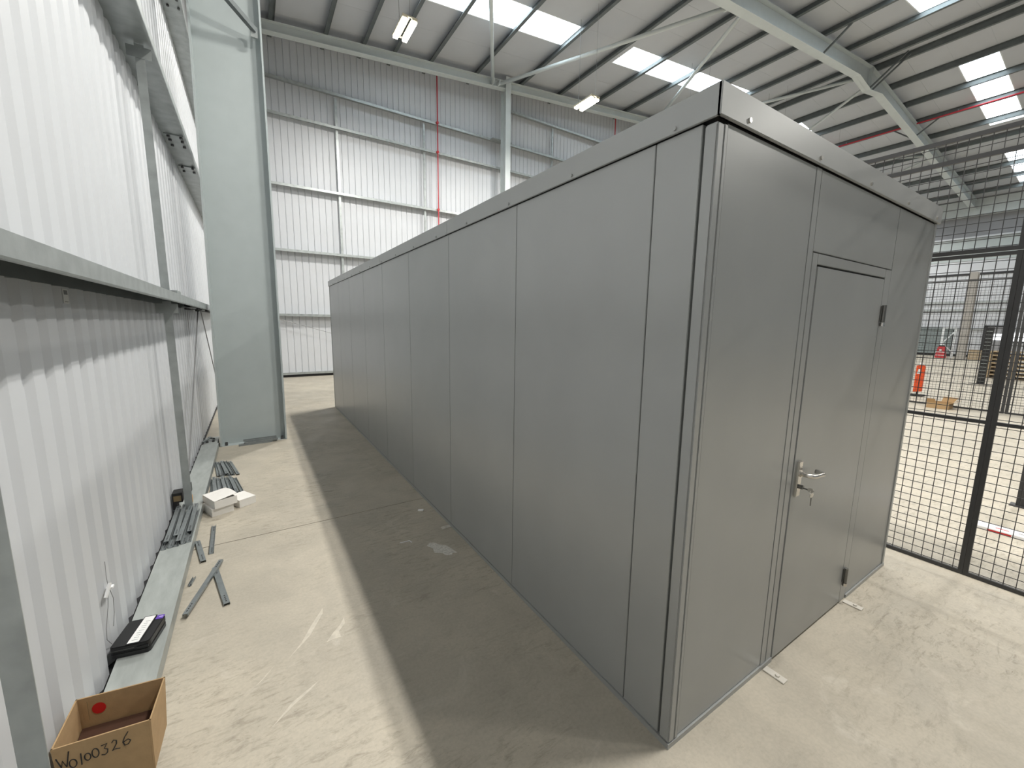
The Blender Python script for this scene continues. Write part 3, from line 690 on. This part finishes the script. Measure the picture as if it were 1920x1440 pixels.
# ------------------------------------------------------------------ things on the left: carton, case, tag, label
def quadbox_thing():
    t = thing('cardboard_box', 'open brown cardboard box with handwritten number W0100326 and a red dot', 'box', (-1.94, 1.07, .0855))
    zb, ztp = .0855, .300
    BR, BL, FL, FR = (-1.789, 1.167), (-2.068, 1.214), (-2.074, .990), (-1.802, .953)
    bBR, bBL, bFL, bFR = (-1.800, 1.155), (-2.062, 1.198), (-2.066, .990), (-1.806, .955)
    th = .005
    def wall(a, b, ta, tb, nm, m, dx, dz0=0):
        a3, b3, c3, d3 = Vector((*a, zb)), Vector((*b, zb)), Vector((*tb, ztp)), Vector((*ta, ztp))
        n = Vector(dx)*th
        return MB().hexa([a3, b3, b3+n, a3+n, d3, c3, c3+n, d3+n]).build(nm, m, t)
    back = wall(bBL, bBR, BL, BR, 'back_wall', 'card', (0, -1, 0))
    front = wall(bFL, bFR, FL, FR, 'front_wall', 'card', (0, 1, 0))
    wall(bFL, bBL, FL, BL, 'left_wall', 'card', (1, 0, 0))
    wall(bFR, bBR, FR, BR, 'right_wall', 'card', (-1, 0, 0))
    MB().hexa([(*bFL, zb), (*bFR, zb), (*bBR, zb), (*bBL, zb), (*bFL, zb+.004), (*bFR, zb+.004), (*bBR, zb+.004), (*bBL, zb+.004)]).build('bottom', 'card', t)
    MB().hexa([(-2.055, 1.00, .172), (-1.813, .972, .172), (-1.807, 1.149, .180), (-2.055, 1.190, .180), (-2.055, 1.00, .174), (-1.813, .972, .174), (-1.807, 1.149, .182), (-2.055, 1.190, .182)]).build('inner_shade_sheet', 'card_shade', t)  # added dark sheet stands in for the shade deep in the box
    MB().bar((-2.03, 1.186, .215), (-2.03, 1.186, .295), .0015, .0015).build('score_line', 'brown', t)
    # red dot on inner back wall
    def back_pt(u, v, off):   # u 0..1 from left, v metres below rim
        f = v/(ztp-zb)
        tp = Vector((*BL, ztp)).lerp(Vector((*BR, ztp)), u); bt = Vector((*bBL, zb)).lerp(Vector((*bBR, zb)), u)
        q = tp.lerp(bt, f); return q+Vector((0, -(th+off), 0))
    n = 24; vs = [back_pt(.235+.078*math.cos(2*math.pi*i/n), .055+.023*math.sin(2*math.pi*i/n), .0012) for i in range(n)]
    MB().add(vs, [tuple(range(n))]).build('red_dot', 'red_dot', back)
    # handwriting on the outer front wall
    def fp(u, v, off=.0):
        f = v/(ztp-zb)
        tp = Vector((*FL, ztp)).lerp(Vector((*FR, ztp)), u); bt = Vector((*bFL, zb)).lerp(Vector((*bFR, zb)), u)
        q = tp.lerp(bt, f); return q+Vector((-.13, -1, 0)).normalized()*off
    def ell(cx_, cy_, rx, ry, a0=0, a1=360, k=16):
        return [(cx_+rx*math.cos(math.radians(a0+(a1-a0)*i/k)), cy_-ry*math.sin(math.radians(a0+(a1-a0)*i/k))) for i in range(k+1)]
    chars = [
        (.085, .062, [[(-.055, -.50), (-.02, .45), (.0, -.15), (.03, .50), (.075, -.85)]], 'W'),
        (.178, .076, [ell(0, .05, .036, .38)], '0'),
        (.258, .072, [[(.008, -.55), (.0, .50)]], '1'),
        (.325, .068, [ell(0, .05, .030, .33)], '0'),
        (.405, .064, [ell(0, .02, .034, .42)], '0'),
        (.50, .062, [[(-.03, -.42), (.03, -.48), (-.002, -.10), (.03, .06), (.022, .36), (-.006, .50), (-.04, .42)]], '3'),
        (.605, .058, [[(-.028, -.30), (-.005, -.50), (.022, -.40), (.018, -.08), (-.03, .46), (.0, .36), (.05, .44)]], '2'),
        (.725, .052, [[(.03, -.75), (-.01, -.35), (-.036, .10), (-.02, .45), (.02, .42), (.045, .12), (.02, -.05), (-.03, .12)]], '6'),
    ]
    for u, v, strokes, ch in chars:
        mb = MB()
        for s in strokes:
            mb.tube([fp(u+a, v+b*.044, .0004) for a, b in s], .0018, 6)
        mb.build('handwritten_mark', 'ink', front)
quadbox_thing()

def drill_case():
    t = thing('tool_case', 'closed black plastic tool case lying on the base rail by the wall', 'case', (-2.02, 1.83, .0855))
    def rr(x0, x1, y0, y1, r, n=4):
        p = []
        for cx_, cy_, a in ((x1-r, y1-r, 0), (x0+r, y1-r, 90), (x0+r, y0+r, 180), (x1-r, y0+r, 270)):
            p += [(cx_+r*math.cos(math.radians(a+90*i/n)), cy_+r*math.sin(math.radians(a+90*i/n))) for i in range(n+1)]
        return p
    ang = math.radians(-11); c0 = Vector((-1.998, 1.815))
    def fn(u, v, d):
        q = Vector((u, v)); q = Vector((q.x*math.cos(ang)-q.y*math.sin(ang), q.x*math.sin(ang)+q.y*math.cos(ang)))
        return (c0.x+q.x, c0.y+q.y, d)
    MB().prism(rr(-.082, .082, -.105, .105, .018), .0858, .112, fn).build('lower_shell', 'black_plastic', t, bevel=.003)
    MB().prism(rr(-.080, .080, -.103, .103, .018), .1125, .116, fn).build('seam', 'rubber', t)
    lid = MB().prism(rr(-.082, .082, -.105, .105, .018), .1165, .148, fn).build('lid', 'black_plastic', t, bevel=.004)
    MB().prism(rr(-.016, .042, -.104, .112, .004), .148, .1515, fn).build('label_band', 'black_plastic', lid, bevel=.001)
    lb = MB().prism(rr(-.012, .036, -.098, .106, .002), .1515, .1522, fn).build('label', 'paper', lid)
    MB().prism(rr(.044, .078, .070, .104, .003), .148, .1500, fn).build('purple_tag', 'purple', lid)
    MB().prism(rr(.056, .074, .084, .092, .002), .1500, .1504, fn).build('tag_print', 'pale_print', lid)
    MB().prism(rr(.030, .078, -.109, -.104, .001), .120, .132, fn).build('latch', 'black_plastic', lid, bevel=.001)
    MB().prism(rr(-.082, .020, -.1065, -.1045, .0005), .128, .130, fn).build('ridge', 'dark_steel', lid)
    pm = MB()
    for k in range(9): pm.prism(rr(.000+.003*(k % 3), .026-.002*(k % 4), -.080+k*.018, -.077+k*.018, .0005), .1522, .1525, fn)
    stuff(pm.build('label_print', 'grey_print', lid))
drill_case()
t = thing('wall_tag', 'small white cable tag looped on a thin wire on the left wall', 'tag', (-2.085, 1.79, .44))
MB().bar((-2.092, 1.768, .405), (-2.078, 1.803, .462), .010, .012).build('tag_body', 'white_plastic', t)
MB().box(-2.096, -2.070, 1.80, 1.83, .428, .437).build('tag_arm', 'white_plastic', t)
MB().tube([(-2.098, 1.85, .56), (-2.09, 1.81, .49), (-2.085, 1.80, .45), (-2.088, 1.765, .35), (-2.095, 1.73, .26), (-2.098, 1.73, .20), (-2.097, 1.78, .14)], .0014, 5).build('wire_loop', 'wire', t)
MB().tube([(-2.085, 1.80, .45), (-2.082, 1.835, .36), (-2.09, 1.85, .27), (-2.097, 1.84, .2)], .0014, 5).build('wire_loop', 'wire', t)
t = thing('wall_sticker', 'small clear sticker on the left wall just under the eye-level girt', 'sticker', (WX+.002, 1.85, 1.88))
MB().box(WX+.0015, WX+.0025, 1.81, 1.875, 1.86, 1.925).build('film', 'paper', t)
MB().box(WX+.0027, WX+.0030, 1.82, 1.865, 1.90, 1.92).build('print', 'grey_print', t)
MB().box(WX+.0027, WX+.0030, 1.82, 1.865, 1.866, 1.869).build('print_line', 'grey_print', t)

# small black box with timber wedge beside the strut
t = thing('small_black_box', 'small black carton with a brown face against the wall beside the strut', 'box', (-2.06, 3.72, .10))
MB().box(-2.09, -2.015, 3.66, 3.78, .150, .240).build('carton', 'rubber', t, bevel=.002)
MB().box(-2.08, -2.025, 3.6585, 3.66, .165, .215).build('brown_face', 'brown', t)
MB().box(-2.09, -2.06, 3.66, 3.78, .086, .150).build('carton_foot', 'rubber', t)
t = thing('timber_wedge', 'orange timber wedge lying at the foot of the grey strut', 'wedge', (-2.0, 3.70, .086))
MB().prism([(-2.012, .1055), (-1.955, .1055), (-1.955, .175)], 3.70, 3.76, lambda u, v, d: (u, d, v)).build('wedge', 'orange_wood', t)

# ------------------------------------------------------------------ loose slotted channels
CW, CH, CT = .030, .016, .0022
def channel(c, ang, ln, z, lab, up=True, group=None, w=CW, h=CH, tilt=0.0):
    t = thing('metal_channel', lab, 'channel', (c[0], c[1], z), group)
    ca, sa = math.cos(ang), math.sin(ang)
    def fn(u, v, d):
        return (c[0]+d*ca-u*sa, c[1]+d*sa+u*ca, z+v+tilt*(d+ln/2))
    if up: pf = [(-w/2, 0), (w/2, 0), (w/2, h), (w/2-CT, h), (w/2-CT, CT), (-w/2+CT, CT), (-w/2+CT, h), (-w/2, h)]
    else:  pf = [(-w/2, 0), (-w/2+CT, 0), (-w/2+CT, h-CT), (w/2-CT, h-CT), (w/2-CT, 0), (w/2, 0), (w/2, h), (-w/2, h)]
    body = MB().prism(pf, -ln/2, ln/2, fn).build('channel', 'channel', t)
    mb = MB(); zz = (CT+.0004) if up else (h+.0004)
    for k in range(4):
        for s in (-1, 1):
            d0 = s*(ln/2-.03-k*.022)
            a = [fn(u, zz, d) for u, d in ((-.004, d0-.006), (.004, d0-.006), (.004, d0+.006), (-.004, d0+.006))]
            mb.add(a, [(0, 1, 2, 3)])
    stuff(mb.build('slot_holes', 'dark', t))
    return t
hp_ = math.pi/2
# pile on the base rail: bottom layer, upper layer
PB = 'channels piled on the base rail'
offs = [(-2.050, 3.26, .76, 0.00), (-2.014, 3.24, .70, .01), (-1.976, 3.22, .66, -.005), (-1.940, 3.26, .70, .008), (-1.905, 3.24, .64, 0.0)]
low = ['leftmost, against the wall', 'second from the wall', 'in the middle', 'fourth from the wall', 'outermost by the rail edge']
for (x, y, ln, a), d in zip(offs, low): channel((x, y), hp_+a, ln, .0857, 'zinc channel in the bottom layer of the rail pile, %s' % d, True, PB)
offs2 = [(-2.046, 3.31, .72, .012), (-2.002, 3.36, .66, .02), (-1.962, 3.27, .70, -.012), (-1.918, 3.36, .60, .016)]
for (x, y, ln, a), d in zip(offs2, ['leftmost, against the wall', 'second from the wall', 'third from the wall', 'outermost by the rail edge']):
    channel((x, y), hp_+a, ln, .1022, 'zinc channel on top of the rail pile, %s' % d, False, PB)
# floor pile behind the white cartons: two bunches
PF = 'channels piled on the floor'
for r in range(7):
    channel((-1.855+r*.040, 4.33-.012*r), hp_+.05+.018*r, .62, .0005, 'zinc channel in the near floor bunch behind the white cartons, %s from the rail' % ORD[r], r % 2 == 0, PF)
for r in range(5):
    channel((-1.835+r*.042, 4.34-.01*r), hp_+.08+.018*r, .58, .0172, 'zinc channel on top of the near floor bunch, %s from the rail' % ORD[r], r % 2 == 1, PF)
for r in range(5):
    channel((-1.848+r*.042, 4.99-.012*r), hp_+.10+.018*r, .58, .0005, 'zinc channel in the far floor bunch, %s from the rail' % ORD[r], r % 2 == 1, PF)
for r in range(3):
    channel((-1.825+r*.046, 4.96), hp_+.13+.02*r, .56, .0172, 'zinc channel on top of the far floor bunch, %s from the rail' % ORD[r], r % 2 == 0, PF)
# loose ones on the floor
def chan2(a, b, z, lab, up=True, w=CW, tilt=0.0):
    a = Vector(a); b = Vector(b); d = b-a
    return channel(((a.x+b.x)/2, (a.y+b.y)/2), math.atan2(d.y, d.x), d.length, z, lab, up, None, w, CH, tilt)
chan2((-1.777, 3.33), (-1.762, 2.81), .0005, 'single zinc channel lying open side up in front of the white cartons', True, .030)
chan2((-1.870, 3.07), (-1.803, 2.70), .0005, 'short dark zinc channel poking out from under the base rail edge', False, .034)
chan2((-1.725, 2.56), (-1.632, 2.05), .0005, 'zinc channel on the floor lying underneath its crossed partner', False, .034)
chan2((-1.838, 2.035), (-1.690, 2.62), .0172, 'zinc channel on the floor laid across the top of another', False, .028)
t = chan2((-1.855, 2.41), (-1.838, 2.50), .0005, 'tiny zinc channel offcut beside the base rail edge', True, .018)
# pile at column foot
for i, (z, y, up, x) in enumerate(((.0005, 5.99, False, -1.44), (.0005, 6.035, True, -1.38), (.0245, 6.01, False, -1.37), (.0485, 6.04, True, -1.385))):
    t = channel((x, y), .06, .42, z, 'zinc channel stacked at the column foot, %s' % ('front of the bottom layer', 'back of the bottom layer', 'middle of the stack', 'topmost')[i], up, 'channels at the column foot', .040, .0235)
# off-cuts on the rail end
for i, (a, b, z) in enumerate((((-2.06, 5.98), (-1.99, 6.24), .108), ((-2.02, 6.38), (-1.955, 6.26), .0795), ((-2.04, 6.42), (-2.05, 6.50), .0005))):
    chan2(a, b, z, 'short zinc channel offcut by the base rail end, %s' % ('leaning along the wall', 'lying across the foot bracket', 'small one behind the bracket')[i], False, .028)

# ------------------------------------------------------------------ white cartons
def carton(c, ang, sx, sy, z0, h, lab, lid_lift=0.0):
    t = thing('white_carton', lab, 'box', (c[0], c[1], z0), 'white cartons by the base rail')
    ca, sa = math.cos(ang), math.sin(ang)
    def P(u, v, z): return (c[0]+u*ca-v*sa, c[1]+u*sa+v*ca, z0+z)
    def hx(u0, u1, v0, v1, za, zb, lift=0.0):
        return MB().hexa([P(u0,v0,za),P(u1,v0,za+lift),P(u1,v1,za+lift),P(u0,v1,za),P(u0,v0,zb),P(u1,v0,zb+lift),P(u1,v1,zb+lift),P(u0,v1,zb)])
    th = .004
    hx(-sx/2, sx/2, -sy/2, sy/2, 0, th).build('base', 'white_card', t)
    hx(-sx/2, sx/2, -sy/2, -sy/2+th, th, h).build('side_wall', 'white_card', t)
    hx(-sx/2, sx/2, sy/2-th, sy/2, th, h).build('side_wall', 'white_card', t)
    hx(-sx/2, -sx/2+th, -sy/2+th, sy/2-th, th, h).build('end_wall', 'white_card', t)
    hx(sx/2-th, sx/2, -sy/2+th, sy/2-th, th, h-.01).build('end_wall', 'white_card', t)
    if lid_lift:
        mb = MB(); n = 6
        for i in range(n):   # bowed lid
            v0 = -sy/2+sy*i/n; v1 = -sy/2+sy*(i+1)/n
            f = lambda v: lid_lift*(1-((v+sy/2)/sy-0.35)**2*1.6)
            mb.hexa([P(-sx/2, v0, h), P(sx/2, v0, h+max(0, f(v0))), P(sx/2, v1, h+max(0, f(v1))), P(-sx/2, v1, h), P(-sx/2, v0, h+.003), P(sx/2, v0, h+.003+max(0, f(v0))), P(sx/2, v1, h+.003+max(0, f(v1))), P(-sx/2, v1, h+.003)])
        mb.build('lid', 'white_card', t)
        hx(sx/2-.002, sx/2+.001, sy*.18, sy/2, h-.01, h+lid_lift*.7).build('tuck_flap', 'white_card', t)
    else:
        hx(-sx/2-.001, sx/2+.001, -sy/2-.001, sy/2+.001, h, h+.003).build('lid', 'white_card', t)
        hx(-sx/2-.002, -sx/2, -sy/2+.01, sy/2-.01, h-.03, h).build('tuck_flap', 'white_card', t)
    return t
carton((-1.758, 3.66), .38, .175, .20, .0005, .070, 'white carton lying flat under the other carton with the lifted lid')
carton((-1.745, 3.68), .42, .185, .26, .0745, .072, 'white carton on top of the stack with its bowed lid half open', .030)
carton((-1.578, 3.76), .50, .150, .21, .0005, .072, 'white closed carton lying to the right of the stack')

# ------------------------------------------------------------------ far hall things
t = thing('barrier_panel', 'orange plastic traffic separator standing beyond the fence with a white mark', 'barrier', (13.8, 2.39, 0))
MB().prism([(2.30, .13), (2.475, .10), (2.475, .82), (2.33, .84), (2.30, .80)], 13.77, 13.83, lambda u, v, d: (d, u, v)).build('panel', 'orange', t, bevel=.006)
MB().prism([(2.445, .60), (2.375, .60), (2.395, .73), (2.425, .73)], 13.755, 13.769, lambda u, v, d: (d, u, v)).build('white_mark', 'white_plastic', t)
for z in (.24, .40, .56, .76): MB().box(13.760, 13.770, 2.31, 2.465, z, z+.012).build('ridge', 'orange', t)
MB().box(13.78, 13.82, 2.37, 2.41, .03, .12).build('peg', 'rubber', t)
MB().box(13.65, 13.95, 2.25, 2.53, 0, .035).build('rubber_foot', 'rubber', t)
MB().box(13.78, 13.82, 2.36, 2.43, .84, .90).build('grip', 'white_plastic', t)

t = thing('cardboard_box', 'small open brown cardboard box on the hall floor beyond the fence', 'box', (11.95, 1.57, 0))
MB().box(11.75, 12.15, 1.40, 1.76, 0, .006).build('bottom', 'card', t)
MB().box(11.75, 11.756, 1.40, 1.76, .006, .13).build('front_wall', 'card', t)
MB().box(12.144, 12.15, 1.40, 1.76, .006, .13).build('back_wall', 'card', t)
MB().box(11.756, 12.144, 1.40, 1.406, .006, .13).build('side_wall', 'card', t)
MB().box(11.756, 12.144, 1.754, 1.76, .006, .13).build('side_wall', 'card', t)
MB().hexa([(11.75,1.62,.13),(11.75,1.76,.13),(11.756,1.76,.13),(11.756,1.62,.13),(11.70,1.62,.22),(11.70,1.76,.22),(11.706,1.76,.22),(11.706,1.62,.22)]).build('flap', 'card_in', t)
MB().hexa([(12.144,1.40,.13),(12.144,1.6,.13),(12.15,1.6,.13),(12.15,1.40,.13),(12.2,1.34,.24),(12.2,1.58,.24),(12.206,1.58,.24),(12.206,1.34,.24)]).build('flap', 'card_in', t)
MB().hexa([(11.756,1.400,.13),(12.144,1.400,.13),(12.144,1.406,.13),(11.756,1.406,.13),(11.74,1.28,.20),(12.16,1.28,.20),(12.16,1.286,.20),(11.74,1.286,.20)]).build('flap', 'card_in', t)

t = thing('wrapped_board', 'white wrapped board with red marks lying on the floor beyond the fence', 'board', (4.2, -.75, 0))
MB().box(4.11, 4.27, -1.40, -.21, 0, .028).build('board', 'white_plastic', t, bevel=.004)
MB().box(4.16, 4.18, -.42, -.34, .028, .0285).build('red_stripe', 'red_dot', t)
MB().box(4.1085, 4.1095, -.44, -.30, .004, .018).build('red_stripe', 'red_dot', t)
MB().box(4.17, 4.19, -.54, -.47, .028, .0285).build('faint_print', 'grey_print', t)

t = thing('slotted_post', 'tall black slotted upright post standing in the hall behind the fence', 'post', (19.1, 2.04, 0))
MB().box(19.06, 19.14, 1.955, 2.13, .004, 1.88).build('upright', 'rubber', t)
for k in range(15): MB().box(19.052, 19.060, 1.975, 2.11, .10+k*.118, .112+k*.118).build('slot_edge', 'galv', t)
MB().box(19.0, 19.2, 1.5, 2.3, 0, .012).build('foot_rail', 'dark', t)

def pallet(x, y, z, lab):
    t = thing('timber_pallet', lab, 'pallet', (x, y, z), 'timber pallets in a stack')
    for k in range(7): MB().box(x-.5+k*.152, x-.5+k*.152+.1, y-.6, y+.6, z+.122, z+.144).build('deck_board', 'pallet', t)
    for yy in (-.6, -.05, .5): MB().box(x-.5, x+.512, y+yy, y+yy+.1, z+.022, z+.122).build('bearer', 'pallet', t)
    for k in range(3): MB().box(x-.5+k*.456, x-.5+k*.456+.1, y-.6, y+.6, z, z+.022).build('base_board', 'pallet', t)
    return t
prot = None
names = ['bottom', 'second', 'third', 'fourth', 'fifth', 'sixth', 'top']
for k in range(7):
    lab = 'weathered timber pallet beyond the fence, %s in the stack' % names[k]
    if prot is None: prot = pallet(22.6, 1.80, 0, lab)
    else: dup(prot, (22.6, 1.80, .1445*k), lab)

t = thing('far_column', 'taupe steel column in front of the far right wall', 'column', (34.6, 5.25, 0))
for xx in (34.38, 34.80): MB().box(xx, xx+.02, 5.08, 5.42, 0, 5.15).build('flange', 'col_far', t)
MB().box(34.4, 34.8, 5.24, 5.26, 0, 5.15).build('web', 'col_far', t)
t = thing('steel_frame', 'white braced steel frame standing by the roller shutter', 'frame', (36.2, 6.19, 0))
for yy in (5.92, 6.46): MB().box(36.17, 36.23, yy-.05, yy+.05, 0, 1.95).build('upright', 'zinc_white', t)
MB().box(36.17, 36.23, 5.97, 6.41, 1.86, 1.95).build('cross_bar', 'zinc_white', t)
MB().bar((36.2, 5.96, 1.65), (36.2, 6.42, .95), .06, .06, (1,0,0)).build('diagonal', 'zinc_white', t)
MB().bar((36.24, 5.96, .4), (36.24, 6.42, .9), .05, .05, (1,0,0)).build('diagonal', 'zinc_white', t)
t = thing('red_container', 'red tapered container with black lid near the far shutter', 'container', (35.8, 6.33, 0))
MB().hexa([(35.6,6.09,0),(36.0,6.09,0),(36.0,6.57,0),(35.6,6.57,0),(35.68,6.17,.72),(35.92,6.17,.72),(35.92,6.49,.72),(35.68,6.49,.72)]).build('body', 'red_drum', t, bevel=.02)
MB().box(35.72, 35.88, 6.21, 6.45, .72, .80).build('lid', 'rubber', t)
for z in (.16, .36): MB().box(35.585, 35.60, 6.11, 6.55, z, z+.03).build('band', 'white_plastic', t)
MB().box(35.625, 35.635, 6.29, 6.39, .46, .54).build('badge', 'white_plastic', t)
t = thing('plywood_crate', 'pale plywood crate low against the far right wall by the column', 'crate', (36.0, 4.75, 0))
MB().box(35.7, 36.3, 4.35, 5.15, .0, .58).build('crate_body', 'ply', t, bevel=.01)
for z in (.0, .26, .52): MB().box(35.68, 35.70, 4.35, 5.15, z+.005, z+.065).build('batten', 'pallet', t)
